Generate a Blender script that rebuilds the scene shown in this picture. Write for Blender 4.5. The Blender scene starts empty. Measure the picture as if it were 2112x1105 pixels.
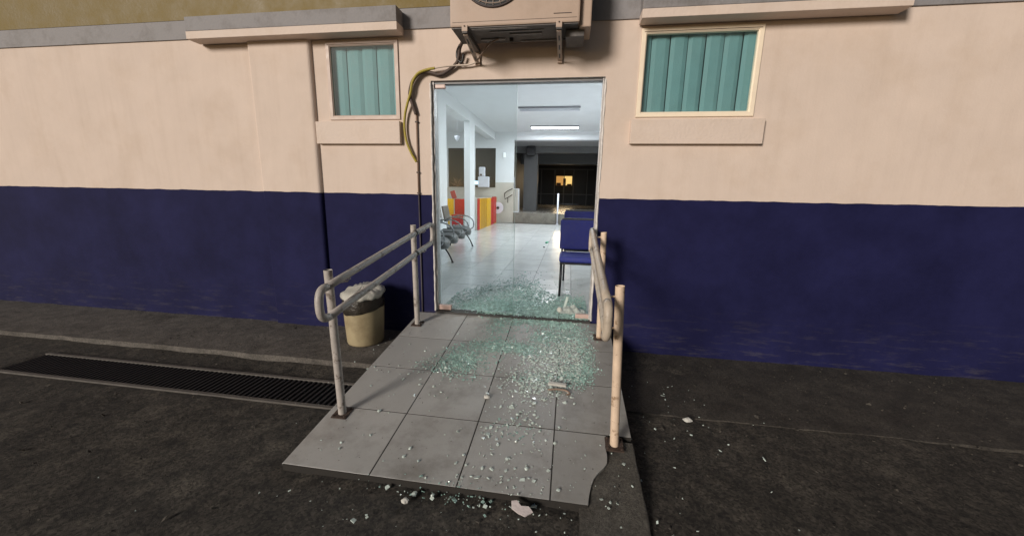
import bpy, bmesh, math, random
from mathutils import Vector, Matrix, noise
random.seed(7)
SC = bpy.context.scene
COL = SC.collection
R = math.radians

# ------------------------------------------------------------------ camera
cam_d = bpy.data.cameras.new('camera')
cam = bpy.data.objects.new('camera', cam_d)
COL.objects.link(cam)
p, yw, rl = 0.1996, 0.1476, 0.0193
fw = Vector((-math.sin(yw)*math.cos(p), math.cos(yw)*math.cos(p), -math.sin(p)))
rt = fw.cross(Vector((0, 0, 1))).normalized()
up = rt.cross(fw)
rt2 = math.cos(rl)*rt + math.sin(rl)*up
up2 = -math.sin(rl)*rt + math.cos(rl)*up
M3 = Matrix((rt2, up2, -fw)).transposed().to_4x4()
M3.translation = Vector((1.2867, -3.466, 1.1846))
cam.matrix_world = M3
cam_d.sensor_width = 36
cam_d.lens = 770.5/2112*36
cam_d.clip_start = 0.05
cam_d.clip_end = 400
SC.camera = cam

# ------------------------------------------------------------------ world, sun, exposure
SUN_EL, SUN_AZ = R(16), R(-31)            # azimuth measured from the wall's normal, minus = from the left
world = bpy.data.worlds.new('World')
SC.world = world
world.use_nodes = True
wn = world.node_tree
sky = wn.nodes.new('ShaderNodeTexSky')
sky.sky_type = 'NISHITA'
sky.sun_disc = False
sky.sun_elevation = R(16)
sky.sun_rotation = math.pi + R(31)
bg = wn.nodes['Background']
bg.inputs[1].default_value = 0.03
wn.links.new(sky.outputs[0], bg.inputs[0])
sd = bpy.data.lights.new('sun', 'SUN')
sd.energy = 3.1
sd.angle = R(15)
sd.color = (1.0, 0.91, 0.82)
sun = bpy.data.objects.new('sun', sd)
COL.objects.link(sun)
to_sun = Vector((math.sin(SUN_AZ)*math.cos(SUN_EL), -math.cos(SUN_AZ)*math.cos(SUN_EL), math.sin(SUN_EL)))
sun.rotation_euler = to_sun.to_track_quat('Z', 'Y').to_euler()
vs = SC.view_settings
vs.view_transform = 'Standard'
vs.look = 'None'
vs.exposure = 0
vs.gamma = 1
vs.use_curve_mapping = False
SC.cycles.use_denoising = True
SC.cycles.max_bounces = 8
SC.cycles.transparent_max_bounces = 12
SC.cycles.sample_clamp_indirect = 4

# ------------------------------------------------------------------ materials
def mat(name, col, rough=0.6, var=0.12, scale=6, bump=0.0, bscale=60, metal=0.0, spec=0.5, dirt=None, dirt_amt=0.4, dirt_scale=3, emit=None, trans=0.0, rvar=0.1, coat=0.0, dw=0.18):
    m = bpy.data.materials.new(name)
    m.use_nodes = True
    nt = m.node_tree
    N, L = nt.nodes, nt.links
    b = N['Principled BSDF']
    tc = N.new('ShaderNodeTexCoord')
    geo = N.new('ShaderNodeNewGeometry')
    n1 = N.new('ShaderNodeTexNoise')
    n1.inputs['Scale'].default_value = scale
    n1.inputs['Detail'].default_value = 8
    n1.inputs['Roughness'].default_value = 0.65
    L.new(geo.outputs['Position'], n1.inputs['Vector'])
    r1 = N.new('ShaderNodeMapRange')
    r1.inputs[1].default_value = 0.3
    r1.inputs[2].default_value = 0.7
    r1.inputs[3].default_value = 1 - var
    r1.inputs[4].default_value = 1 + var
    L.new(n1.outputs[0], r1.inputs[0])
    mul = N.new('ShaderNodeVectorMath')
    mul.operation = 'SCALE'
    mul.inputs[0].default_value = col
    L.new(r1.outputs[0], mul.inputs['Scale'])
    outc = mul.outputs[0]
    if dirt:
        n2 = N.new('ShaderNodeTexNoise')
        n2.inputs['Scale'].default_value = dirt_scale
        n2.inputs['Detail'].default_value = 10
        n2.inputs['Roughness'].default_value = 0.7
        L.new(geo.outputs['Position'], n2.inputs['Vector'])
        r2 = N.new('ShaderNodeMapRange')
        r2.inputs[1].default_value = 0.5 if dw > .1 else .56
        r2.inputs[2].default_value = (0.5 if dw > .1 else .56) + dw
        r2.inputs[4].default_value = dirt_amt
        L.new(n2.outputs[0], r2.inputs[0])
        mx = N.new('ShaderNodeMix')
        mx.data_type = 'RGBA'
        L.new(r2.outputs[0], mx.inputs['Factor'])
        L.new(outc, mx.inputs['A'])
        mx.inputs['B'].default_value = (*dirt, 1)
        outc = mx.outputs['Result']
    L.new(outc, b.inputs['Base Color'])
    r3 = N.new('ShaderNodeMapRange')
    r3.inputs[1].default_value = 0.3
    r3.inputs[2].default_value = 0.7
    r3.inputs[3].default_value = max(0.02, rough - rvar)
    r3.inputs[4].default_value = min(1, rough + rvar)
    L.new(n1.outputs[0], r3.inputs[0])
    L.new(r3.outputs[0], b.inputs['Roughness'])
    b.inputs['Metallic'].default_value = metal
    b.inputs['Specular IOR Level'].default_value = spec
    b.inputs['Transmission Weight'].default_value = trans
    b.inputs['Coat Weight'].default_value = coat
    if bump:
        n3 = N.new('ShaderNodeTexNoise')
        n3.inputs['Scale'].default_value = bscale
        n3.inputs['Detail'].default_value = 6
        L.new(geo.outputs['Position'], n3.inputs['Vector'])
        bp = N.new('ShaderNodeBump')
        bp.inputs['Strength'].default_value = bump
        bp.inputs['Distance'].default_value = 0.01
        L.new(n3.outputs[0], bp.inputs['Height'])
        L.new(bp.outputs[0], b.inputs['Normal'])
    if emit:
        b.inputs['Emission Color'].default_value = (*emit[0], 1)
        b.inputs['Emission Strength'].default_value = emit[1]
    m['b'] = 1
    return m

CREAM = (0.66, 0.55, 0.475)
NAVY = (0.0165, 0.0185, 0.075)

def wall_material():
    """cream plaster above, navy gloss dado below a slightly wavering hand-cut line; patches, roller texture, scuffs"""
    m = mat('painted_wall', CREAM, spec=.2, rough=0.72, var=0.05, scale=2.2, bump=0.12, bscale=55, dirt=(0.50, 0.38, 0.28), dirt_amt=0.30, dirt_scale=1.6)
    nt = m.node_tree
    N, L = nt.nodes, nt.links
    b = N['Principled BSDF']
    src = b.inputs['Base Color'].links[0].from_socket
    geo = [n for n in N if n.bl_idname == 'ShaderNodeNewGeometry'][0]
    sx = N.new('ShaderNodeSeparateXYZ')
    L.new(geo.outputs['Position'], sx.inputs[0])
    ms = N.new('ShaderNodeMapping'); ms.inputs['Scale'].default_value = (7, 1, .55)
    L.new(geo.outputs['Position'], ms.inputs[0])
    ns = N.new('ShaderNodeTexNoise'); ns.inputs['Scale'].default_value = 1.3; ns.inputs['Detail'].default_value = 9; ns.inputs['Roughness'].default_value = .7
    L.new(ms.outputs[0], ns.inputs['Vector'])
    rs = N.new('ShaderNodeMapRange'); rs.inputs[1].default_value = .48; rs.inputs[2].default_value = .75; rs.inputs[4].default_value = .20
    L.new(ns.outputs[0], rs.inputs[0])
    mxs = N.new('ShaderNodeMix'); mxs.data_type = 'RGBA'
    L.new(rs.outputs[0], mxs.inputs['Factor']); L.new(src, mxs.inputs['A']); mxs.inputs['B'].default_value = (.44, .345, .27, 1)
    src = mxs.outputs['Result']
    nz = N.new('ShaderNodeTexNoise')
    nz.inputs['Scale'].default_value = 5
    L.new(geo.outputs['Position'], nz.inputs['Vector'])
    w = N.new('ShaderNodeMath'); w.operation = 'MULTIPLY_ADD'
    L.new(nz.outputs[0], w.inputs[0]); w.inputs[1].default_value = 0.02
    L.new(sx.outputs[2], w.inputs[2])
    st = N.new('ShaderNodeMath'); st.operation = 'GREATER_THAN'
    L.new(w.outputs[0], st.inputs[0]); st.inputs[1].default_value = 1.157
    # navy with patches and pale dusty scuffs low on the wall
    np_ = N.new('ShaderNodeTexNoise'); np_.inputs['Scale'].default_value = 1.8; np_.inputs['Detail'].default_value = 9; np_.inputs['Roughness'].default_value = .7
    L.new(geo.outputs['Position'], np_.inputs['Vector'])
    rp = N.new('ShaderNodeValToRGB')
    rp.color_ramp.elements[0].position = .35; rp.color_ramp.elements[0].color = (0.007, 0.0075, 0.040, 1)
    rp.color_ramp.elements[1].position = .68; rp.color_ramp.elements[1].color = (0.014, 0.015, 0.068, 1)
    L.new(np_.outputs[0], rp.inputs[0])
    low = N.new('ShaderNodeMapRange'); low.inputs[1].default_value = 0.25; low.inputs[2].default_value = -0.25; low.inputs[3].default_value = 0; low.inputs[4].default_value = 1
    L.new(sx.outputs[2], low.inputs[0])
    mp = N.new('ShaderNodeMapping'); mp.inputs['Scale'].default_value = (1.2, 1, 9)
    L.new(geo.outputs['Position'], mp.inputs[0])
    n4 = N.new('ShaderNodeTexNoise'); n4.inputs['Scale'].default_value = 2.4; n4.inputs['Detail'].default_value = 10; n4.inputs['Roughness'].default_value = .75
    L.new(mp.outputs[0], n4.inputs['Vector'])
    r4 = N.new('ShaderNodeMapRange'); r4.inputs[1].default_value = .52; r4.inputs[2].default_value = .72; r4.inputs[4].default_value = .6
    L.new(n4.outputs[0], r4.inputs[0])
    mm = N.new('ShaderNodeMath'); mm.operation = 'MULTIPLY'
    L.new(low.outputs[0], mm.inputs[0]); L.new(r4.outputs[0], mm.inputs[1])
    mx0 = N.new('ShaderNodeMix'); mx0.data_type = 'RGBA'
    L.new(mm.outputs[0], mx0.inputs['Factor']); L.new(rp.outputs[0], mx0.inputs['A']); mx0.inputs['B'].default_value = (.10, .09, .085, 1)
    mx = N.new('ShaderNodeMix'); mx.data_type = 'RGBA'
    L.new(st.outputs[0], mx.inputs['Factor']); L.new(mx0.outputs['Result'], mx.inputs['A']); L.new(src, mx.inputs['B'])
    L.new(mx.outputs['Result'], b.inputs['Base Color'])
    for l in list(b.inputs['Roughness'].links): L.remove(l)
    rr = N.new('ShaderNodeMapRange'); rr.inputs[3].default_value = .82; rr.inputs[4].default_value = .75
    L.new(st.outputs[0], rr.inputs[0]); L.new(rr.outputs[0], b.inputs['Roughness'])
    return m

def glass_material(name='door_glass', rough=.03, ior=1.5):
    m = bpy.data.materials.new(name); m.use_nodes = True
    N, L = m.node_tree.nodes, m.node_tree.links
    N.remove(N['Principled BSDF'])
    out = N['Material Output']
    tr = N.new('ShaderNodeBsdfTransparent'); tr.inputs[0].default_value = (.93, .955, .955, 1)
    gl = N.new('ShaderNodeBsdfGlossy'); gl.inputs['Roughness'].default_value = rough
    df = N.new('ShaderNodeBsdfDiffuse'); df.inputs[0].default_value = (.7, .8, .8, 1)
    fr = N.new('ShaderNodeFresnel'); fr.inputs[0].default_value = ior
    m1 = N.new('ShaderNodeMixShader'); L.new(fr.outputs[0], m1.inputs[0]); L.new(tr.outputs[0], m1.inputs[1]); L.new(gl.outputs[0], m1.inputs[2])
    nz = N.new('ShaderNodeTexNoise'); nz.inputs['Scale'].default_value = 3
    geo = N.new('ShaderNodeNewGeometry'); L.new(geo.outputs['Position'], nz.inputs['Vector'])
    mr = N.new('ShaderNodeMapRange'); mr.inputs[1].default_value = .3; mr.inputs[2].default_value = .8; mr.inputs[3].default_value = .002; mr.inputs[4].default_value = .022
    L.new(nz.outputs[0], mr.inputs[0])
    m2 = N.new('ShaderNodeMixShader'); L.new(mr.outputs[0], m2.inputs[0]); L.new(m1.outputs[0], m2.inputs[1]); L.new(df.outputs[0], m2.inputs[2])
    L.new(m2.outputs[0], out.inputs[0])
    return m

M = {}
M['wall'] = wall_material()
M['cream'] = mat('cream_plaster', CREAM, .72, .05, 2.5, .3, 40, dirt=(.5, .38, .28), dirt_amt=.25)
M['grey_band'] = mat('grey_band_paint', (.25, .24, .245), .7, .14, 4, .3, 45, dirt=(.10, .085, .07), dirt_amt=.5)
M['olive'] = mat('mustard_paint', (.155, .105, .012), .6, .12, 4, .25, 40)
M['frame'] = mat('pale_frame', (.50, .39, .33), .5, .06, 10)
M['frame_lit'] = mat('lit_toned_cream_frame', (.86, .74, .58), .5, .04, 10)  # lighter copy of the frame colour, with the light on it painted in
M['teal'] = mat('teal_blind', (.15, .31, .325), .7, .08, 8, .15, 90)
M['pane'] = glass_material()
M['pane_w'] = glass_material('window_glass', .45, 1.17)
M['teal_d'] = mat('dark_teal_gap', (.07, .17, .175), .8, .1, 8)
M['alu'] = mat('dull_aluminium', (.48, .46, .45), .45, .2, 12, metal=.4, dirt=(.12, .10, .09), dirt_amt=.5, dirt_scale=14)
M['reveal'] = mat('reveal_plaster', (.68, .65, .62), .7, .2, 9, .3, 60, dirt=(.22, .19, .17), dirt_amt=.6, dirt_scale=12)
M['patch'] = mat('door_fitting', (.55, .40, .35), .35, .08, 20)
M['rail'] = mat('grey_rail_paint', (.42, .385, .355), .5, .16, 14, .15, 60, dirt=(.13, .10, .08), dirt_amt=.8, dirt_scale=16, dw=.06)
M['post_r'] = mat('cream_post_paint', (.66, .51, .38), .5, .12, 10, .15, 60, dirt=(.26, .16, .09), dirt_amt=.85, dirt_scale=15, dw=.06)
M['rail_r'] = mat('worn_beige_rail_paint', (.47, .40, .32), .5, .2, 9, .2, 50, dirt=(.19, .14, .10), dirt_amt=.8, dirt_scale=12, dw=.08)
M['rust'] = mat('rusty_plate', (.055, .035, .026), .8, .35, 30, .5, 120)
M['black'] = mat('black_plastic', (.012, .012, .013), .45, .2, 20)
M['tile'] = mat('grey_ramp_tile', (.358, .352, .338), .36, .10, 3.2, .08, 160, dirt=(.15, .138, .12), dirt_amt=.65, dirt_scale=2.3)
M['tile_b'] = mat('grey_ramp_tile_paler', (.388, .382, .368), .34, .10, 4.1, .08, 160, dirt=(.17, .155, .138), dirt_amt=.55, dirt_scale=3.1)
M['tile_falloff'] = mat('grey_ramp_tile_light_falloff', (.295, .288, .272), .40, .12, 2.7, .08, 160, dirt=(.125, .113, .098), dirt_amt=.6, dirt_scale=2.6)  # light fading to the right is put into this colour, besides dirt
M['grout'] = mat('dark_grout', (.022, .019, .016), .9, .3, 30, .3, 90)
def speckle(m, scale, lo, hi):
    N, L = m.node_tree.nodes, m.node_tree.links
    b = N['Principled BSDF']; src = b.inputs['Base Color'].links[0].from_socket
    geo = [n for n in N if n.bl_idname == 'ShaderNodeNewGeometry'][0]
    v = N.new('ShaderNodeTexVoronoi'); v.inputs['Scale'].default_value = scale
    L.new(geo.outputs['Position'], v.inputs['Vector'])
    sp = N.new('ShaderNodeSeparateColor'); L.new(v.outputs['Color'], sp.inputs[0])
    mr = N.new('ShaderNodeMapRange'); mr.inputs[3].default_value = lo; mr.inputs[4].default_value = hi
    L.new(sp.outputs[0], mr.inputs[0])
    sc = N.new('ShaderNodeVectorMath'); sc.operation = 'SCALE'
    L.new(src, sc.inputs[0]); L.new(mr.outputs[0], sc.inputs['Scale']); L.new(sc.outputs[0], b.inputs['Base Color'])
M['concrete'] = mat('raw_concrete', (.095, .087, .074), .85, .35, 9, .8, 260, dirt=(.035, .03, .024), dirt_amt=.8, dirt_scale=4)
M['asphalt'] = mat('old_asphalt', (.045, .039, .032), .92, .75, 14, 1.0, 330, dirt=(.115, .10, .08), dirt_amt=.75, dirt_scale=5.5)
speckle(M['asphalt'], 95, .45, 1.6)
speckle(M['concrete'], 120, .7, 1.3)
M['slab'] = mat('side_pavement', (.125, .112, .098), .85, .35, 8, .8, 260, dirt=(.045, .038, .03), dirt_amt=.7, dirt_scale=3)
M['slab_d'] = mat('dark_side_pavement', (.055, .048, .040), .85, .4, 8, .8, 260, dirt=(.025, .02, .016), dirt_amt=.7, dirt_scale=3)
speckle(M['slab'], 110, .7, 1.3); speckle(M['slab_d'], 110, .6, 1.4)
M['iron'] = mat('dark_iron', (.022, .021, .023), .6, .3, 25, .3, 90, metal=.3)
M['iron_f'] = mat('worn_steel_edge', (.10, .09, .08), .6, .3, 20, .3, 90)
M['bin'] = mat('ochre_plastic', (.37, .305, .185), .5, .08, 7, .05, 30, dirt=(.20, .15, .08), dirt_amt=.6, dirt_scale=5)
M['bag_b'] = mat('dark_bin_liner', (.022, .017, .012), .4, .4, 20, .5, 60)
M['bag_w'] = mat('pale_plastic_bag', (.58, .57, .51), .22, .12, 20, .35, 45, trans=.15)
M['ac'] = mat('aged_beige_enamel', (.46, .345, .27), .5, .05, 5, .05, 30, dirt=(.33, .24, .17), dirt_amt=.4, dirt_scale=3)
M['ac_under'] = mat('dirty_grey_metal', (.12, .11, .105), .6, .4, 12, .3, 40, metal=.2)
M['grille'] = mat('dark_grille_wire', (.05, .035, .035), .5, .2, 30)
M['hose_y'] = mat('yellow_green_cable', (.36, .29, .03), .5, .2, 30, .2, 90)
M['hose_b'] = mat('brown_conduit', (.075, .05, .04), .6, .3, 30, .4, 120)
M['pipe'] = mat('wall_pipe', (.25, .17, .125), .6, .2, 10)
M['pipe_d'] = mat('wall_pipe_dark', (.07, .06, .07), .6, .2, 10)
M['cable_w'] = mat('white_cable', (.6, .5, .42), .5, .1, 10)
M['ifloor'] = mat('glossy_white_tile', (.56, .58, .57), .19, .05, 3, .03, 20, dirt=(.46, .47, .45), dirt_amt=.45, dirt_scale=2, rvar=.05)
M['ifloor_b'] = mat('glossy_white_tile_b', (.52, .54, .53), .21, .05, 3, .03, 20, dirt=(.42, .43, .41), dirt_amt=.5, dirt_scale=2.6, rvar=.05)
M['igrout'] = mat('interior_grout', (.09, .09, .085), .8, .2, 20)
M['iwall'] = mat('interior_white_wall', (.74, .76, .77), .6, .03, 3, .1, 40)
M['iceil'] = mat('interior_ceiling', (.76, .78, .80), .8, .03, 3)
M['ibeige'] = mat('interior_beige_tile', (.52, .49, .43), .4, .06, 4)
M['igloom'] = mat('gloom_toned_corridor', (.13, .13, .13), .6, .1, 3)  # the corridor's lack of light is put into this dark base colour
M['igloom2'] = mat('dim_corridor_floor', (.34, .32, .28), .22, .2, 3)
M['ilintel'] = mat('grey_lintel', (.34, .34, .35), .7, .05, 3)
M['dkglass'] = mat('dark_window_glass', (.020, .024, .027), .35, .2, 5, spec=.03)
M['red'] = mat('red_laminate', (.46, .010, .014), .4, .05, 10, spec=.2)
M['yellow'] = mat('yellow_laminate', (.66, .36, .003), .4, .05, 10, spec=.2)
M['yellow_d'] = mat('ochre_laminate', (.45, .23, .003), .4, .05, 10, spec=.2)
M['tube'] = mat('lit_tube', (.9, .9, .9), .4, 0, 1, emit=((.86, .93, 1.0), 9))
M['fixture'] = mat('white_fixture_metal', (.72, .73, .75), .4, .05, 10)
M['fixture_end'] = mat('fixture_edge', (.22, .22, .24), .4, .05, 10)
M['seat_g'] = mat('grey_vinyl', (.085, .09, .092), .5, .12, 14, .15, 70)
M['chrome'] = mat('worn_chrome', (.30, .31, .32), .25, .1, 20, metal=.9)
M['paper'] = mat('white_paper', (.72, .74, .8), .6, .03, 8)
M['blue_f'] = mat('royal_blue_fabric', (.004, .007, .105), .75, .12, 30, .25, 220)
M['blue_s'] = mat('royal_blue_seat_fabric', (.022, .03, .19), .7, .12, 30, .25, 220)
M['screen'] = mat('lit_screen', (.02, .02, .02), .3, 0, 1, emit=((.55, .85, 1.0), 2.2))
M['warm'] = mat('warm_lit_room', (.3, .2, .05), .6, 0, 1, emit=((1.0, .55, .12), 1.6))
M['brown'] = mat('dry_brown', (.11, .06, .035), .8, .4, 20)
M['shard'] = mat('green_glass_bits', (.42, .62, .56), .16, .4, 22, spec=.8, trans=.25)
M['shard_w'] = mat('clear_glass_bits', (.66, .76, .71), .14, .2, 40, spec=.9, trans=.2)
M['plaster_bit'] = mat('white_plaster_bit', (.55, .54, .50), .8, .1, 30, .5, 90)
M['green'] = mat('green_plastic', (.01, .22, .12), .4, .1, 10)
M['threshold'] = mat('door_track', (.035, .032, .03), .6, .3, 20, .3, 80)

# ------------------------------------------------------------------ mesh helpers
class MB:
    def __init__(s): s.bm = bmesh.new()
    def box(s, x0, x1, y0, y1, z0, z1, bev=0.0, rot=None):
        r = bmesh.ops.create_cube(s.bm, size=1)
        vsn = r['verts']
        c = Vector(((x0+x1)/2, (y0+y1)/2, (z0+z1)/2))
        for v in vsn: v.co = Vector((v.co.x*(x1-x0), v.co.y*(y1-y0), v.co.z*(z1-z0)))
        if bev > 0:
            es = list({e for v in vsn for e in v.link_edges})
            q = bmesh.ops.bevel(s.bm, geom=es, offset=bev, segments=2, profile=.6, affect='EDGES')
            vsn = list({v for f in q['faces'] for v in f.verts} | {v for v in vsn if v.is_valid})
        for v in vsn:
            if rot: v.co = rot @ v.co
            v.co += c
        return s
    def tube(s, pts, r, n=10, cap=True):
        pts = [Vector(q) for q in pts]
        rs = r if isinstance(r, (list, tuple)) else [r]*len(pts)
        rings = []
        prev = None
        for i, q in enumerate(pts):
            t = (pts[min(i+1, len(pts)-1)] - pts[max(i-1, 0)]).normalized()
            if prev is None:
                a = t.orthogonal().normalized()
            else:
                a = (prev - t*prev.dot(t)).normalized()
            prev = a
            b = t.cross(a)
            rings.append([s.bm.verts.new(q + rs[i]*(math.cos(2*math.pi*k/n)*a + math.sin(2*math.pi*k/n)*b)) for k in range(n)])
        for i in range(len(rings)-1):
            for k in range(n):
                s.bm.faces.new((rings[i][k], rings[i][(k+1) % n], rings[i+1][(k+1) % n], rings[i+1][k]))
        if cap:
            s.bm.faces.new(rings[0][::-1]); s.bm.faces.new(rings[-1])
        return s
    def lathe(s, prof, c, n=28, jitter=None):
        rings = []
        for (r, z) in prof:
            rings.append([s.bm.verts.new((c[0]+r*math.cos(2*math.pi*k/n), c[1]+r*math.sin(2*math.pi*k/n), c[2]+z)) for k in range(n)])
        for i in range(len(rings)-1):
            for k in range(n):
                s.bm.faces.new((rings[i][k], rings[i][(k+1) % n], rings[i+1][(k+1) % n], rings[i+1][k]))
        return s
    def prism(s, poly, z0, z1, fn=None):
        a = [s.bm.verts.new((x, y, z0)) for x, y in poly]
        b = [s.bm.verts.new((x, y, z1)) for x, y in poly]
        s.bm.faces.new(a[::-1]); s.bm.faces.new(b)
        n = len(poly)
        for i in range(n):
            s.bm.faces.new((a[i], a[(i+1) % n], b[(i+1) % n], b[i]))
        return s
    def mesh(s, name, m, smooth=False):
        bmesh.ops.recalc_face_normals(s.bm, faces=s.bm.faces[:])
        me = bpy.data.meshes.new(name)
        s.bm.to_mesh(me); s.bm.free()
        for mm in (m if isinstance(m, list) else [m]): me.materials.append(mm)
        if smooth:
            for f in me.polygons: f.use_smooth = True
        return me
    def build(s, name, m, parent=None, smooth=False, loc=None):
        o = bpy.data.objects.new(name, s.mesh(name, m, smooth))
        COL.objects.link(o)
        if parent: o.parent = parent
        if loc: o.location = loc
        return o

def tag(o, label=None, cat=None, group=None, kind=None):
    if label: o['label'] = label
    if cat: o['category'] = cat
    if group: o['group'] = group
    if kind: o['kind'] = kind
    return o
def empty(name, label, cat, loc=(0, 0, 0), rz=0, group=None):
    o = bpy.data.objects.new(name, None)
    COL.objects.link(o)
    o.location = loc; o.rotation_euler = (0, 0, rz)
    o.empty_display_size = .1
    return tag(o, label, cat, group)
def link(name, me, parent=None, loc=(0, 0, 0), rot=None):
    o = bpy.data.objects.new(name, me)
    COL.objects.link(o)
    o.parent = parent; o.location = loc
    if rot: o.rotation_euler = rot
    return o
def dup(src, loc=None, label=None):
    r = src.copy(); COL.objects.link(r)
    if loc: r.location = loc
    if label: r['label'] = label
    for ch in list(src.children):
        c = ch.copy(); COL.objects.link(c); c.parent = r
        for g in list(ch.children):
            d = g.copy(); COL.objects.link(d); d.parent = c
    return r
def smoothpath(pts, n=8):
    P = [Vector(q) for q in pts]
    P = [P[0]] + P + [P[-1]]
    out = []
    for i in range(1, len(P)-2):
        for k in range(n):
            t = k/n
            a, b, c, d = P[i-1], P[i], P[i+1], P[i+2]
            out.append(.5*((2*b) + (-a+c)*t + (2*a-5*b+4*c-d)*t*t + (-a+3*b-3*c+d)*t**3))
    out.append(P[-2])
    return out

# ------------------------------------------------------------------ ground
SL = 0.1221
def rz(y): return -0.02 + SL*y          # top of the ramp tiles
GZ = -0.29
def axis(a, b, step, extra):
    v = {round(a + i*step, 4) for i in range(int((b-a)/step)+1)} | set(extra) | {b}
    v = sorted(v)
    out = [v[0]]
    for q in v[1:]:
        if q - out[-1] < step*.25 and q not in extra: continue
        out.append(q)
    return out
HX0, HX1, HY0, HY1 = -3.2, -0.20, -1.37, -1.02
bm = bmesh.new()
xs = [-14, -10, -8] + axis(-6.5, 7, .05, [HX0, HX1]) + [8.5, 11, 15]
ys = [-16, -12, -8, -5.5] + axis(-4, 0.0, .05, [HY0, HY1]) + [.1]
grid = {}
for i, x in enumerate(xs):
    for j, y in enumerate(ys):
        z = GZ + .018*noise.noise((x*1.7, y*1.7, 0)) + .006*noise.noise((x*6, y*6, 3))
        if HX0-.02 <= x <= HX1+.02 and HY0-.02 <= y <= HY1+.02: z = GZ
        grid[i, j] = bm.verts.new((x, y, z))
for i in range(len(xs)-1):
    for j in range(len(ys)-1):
        if HX0-.001 <= xs[i] and xs[i+1] <= HX1+.001 and HY0-.001 <= ys[j] and ys[j+1] <= HY1+.001: continue
        bm.faces.new((grid[i, j], grid[i+1, j], grid[i+1, j+1], grid[i, j+1]))
me = bpy.data.meshes.new('ground'); bm.to_mesh(me); bm.free()
me.materials.append(M['asphalt'])
for f in me.polygons: f.use_smooth = True
g = bpy.data.objects.new('ground', me); COL.objects.link(g)
tag(g, 'dark uneven asphalt in front of and beside the ramp', kind='structure')

# trench under the grate
t = MB()
t.box(HX0-.03, HX1+.03, HY0-.03, HY1+.03, -.62, -.60)
t.box(HX0-.03, HX0-.005, HY0-.03, HY1+.03, -.60, GZ-.01); t.box(HX1+.005, HX1+.03, HY0-.03, HY1+.03, -.60, GZ-.01)
t.box(HX0, HX1, HY0-.03, HY0-.004, -.60, GZ-.01); t.box(HX0, HX1, HY1+.004, HY1+.03, -.60, GZ-.01)
tag(t.build('drain_trench', M['asphalt']), 'dark trench below the drain grate', kind='structure')

def rough_slab(name, x0, x1, y0, y1, zt, zb, m, label):
    bm = bmesh.new()
    nx, ny = max(2, int((x1-x0)/.06)), max(2, int((y1-y0)/.06))
    V = {}
    for i in range(nx+1):
        for j in range(ny+1):
            x = x0+(x1-x0)*i/nx; y = y0+(y1-y0)*j/ny
            yy = y + (.012*noise.noise((x*5, 1.3, 0)) if j == 0 else 0)
            V[i, j] = bm.verts.new((x, yy, zt+.006*noise.noise((x*4, y*4, 9))+.003*noise.noise((x*19, y*19, 2))))
    for i in range(nx):
        for j in range(ny): bm.faces.new((V[i, j], V[i+1, j], V[i+1, j+1], V[i, j+1]))
    b0 = [bm.verts.new((V[i, 0].co.x, V[i, 0].co.y-.006, zb)) for i in range(nx+1)]
    for i in range(nx): bm.faces.new((b0[i], b0[i+1], V[i+1, 0], V[i, 0]))
    me = bpy.data.meshes.new(name); bm.to_mesh(me); bm.free(); me.materials.append(m)
    o = bpy.data.objects.new(name, me); COL.objects.link(o)
    return tag(o, label, kind='structure')
rough_slab('pavement', -9, -.19, -.77, 0.02, -.245, -.32, M['slab'], 'grey concrete strip along the wall left of the ramp')
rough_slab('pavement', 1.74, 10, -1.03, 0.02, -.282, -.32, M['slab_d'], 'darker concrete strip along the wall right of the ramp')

# drain grate
gr = empty('drain_grate', 'black iron drain grate set in the ground left of the ramp', 'drain grate', (-.7, -1.2, GZ))
f = MB()
f.box(HX0+.7, HX1+.7, HY1+1.2-.03, HY1+1.2, -.03, .012, .002)
f.box(HX0+.7, HX1+.7, HY0+1.2, HY0+1.2+.03, -.03, .012, .002)
f.build('grate_frame', M['iron_f'], gr)
barm = MB().box(-.009, .009, -.142, .142, -.03, .006, .002).mesh('bar', M['iron'])
x = HX0 + .04
while x < HX1 - .02:
    link('bar', barm, gr, (x+.7, .005, 0)); x += .042

# ------------------------------------------------------------------ ramp
ramp = MB()
bmr = ramp.bm
def ramp_body(x0, x1, y0, y1, off):
    vv = []
    for (x, y) in ((x0, y0), (x1, y0), (x1, y1), (x0, y1)):
        vv.append((bmr.verts.new((x, y, -.36)), bmr.verts.new((x, y, rz(y)+off))))
    bmr.faces.new([v[1] for v in vv]); bmr.faces.new([v[0] for v in vv][::-1])
    for i in range(4):
        a, b = vv[i], vv[(i+1) % 4]
        bmr.faces.new((a[0], b[0], b[1], a[1]))
ramp_body(-.160, 1.706, -1.4505, -.004, -.0012)
ramp_body(-.160, 1.44, -1.9215, -1.4515, -.0012)
R0 = ramp.build('ramp', M['grout'])
tag(R0, 'sloping concrete ramp up to the glass door, covered with grey tiles', kind='structure')
# lump of raw concrete at the lower right corner where the tile broke off
cc = bmesh.new()
V = {}
nx, ny = 12, 22
for i in range(nx+1):
    for j in range(ny+1):
        y = -2.35 + .87*j/ny
        xl = 1.40 + .33*i/nx + .012*noise.noise((y*6, 0, 0))*(1 if i == nx else 0)
        if i == nx: xl = 1.712 + .01*noise.noise((y*6, 2, 0))
        zz = (rz(y)-.011 if y > -1.92 else rz(-1.92)-.012-.055*min(1, (-1.92-y)/.43)) + .006*noise.noise((xl*8, y*8, 1))
        V[i, j] = cc.verts.new((xl, y, zz))
for i in range(nx):
    for j in range(ny): cc.faces.new((V[i, j], V[i+1, j], V[i+1, j+1], V[i, j+1]))
for j in range(ny):
    a = V[nx, j].co; b = V[nx, j+1].co
    cc.faces.new((V[nx, j], cc.verts.new((a.x+.01, a.y, -.36)), cc.verts.new((b.x+.01, b.y, -.36)), V[nx, j+1]))
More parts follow.
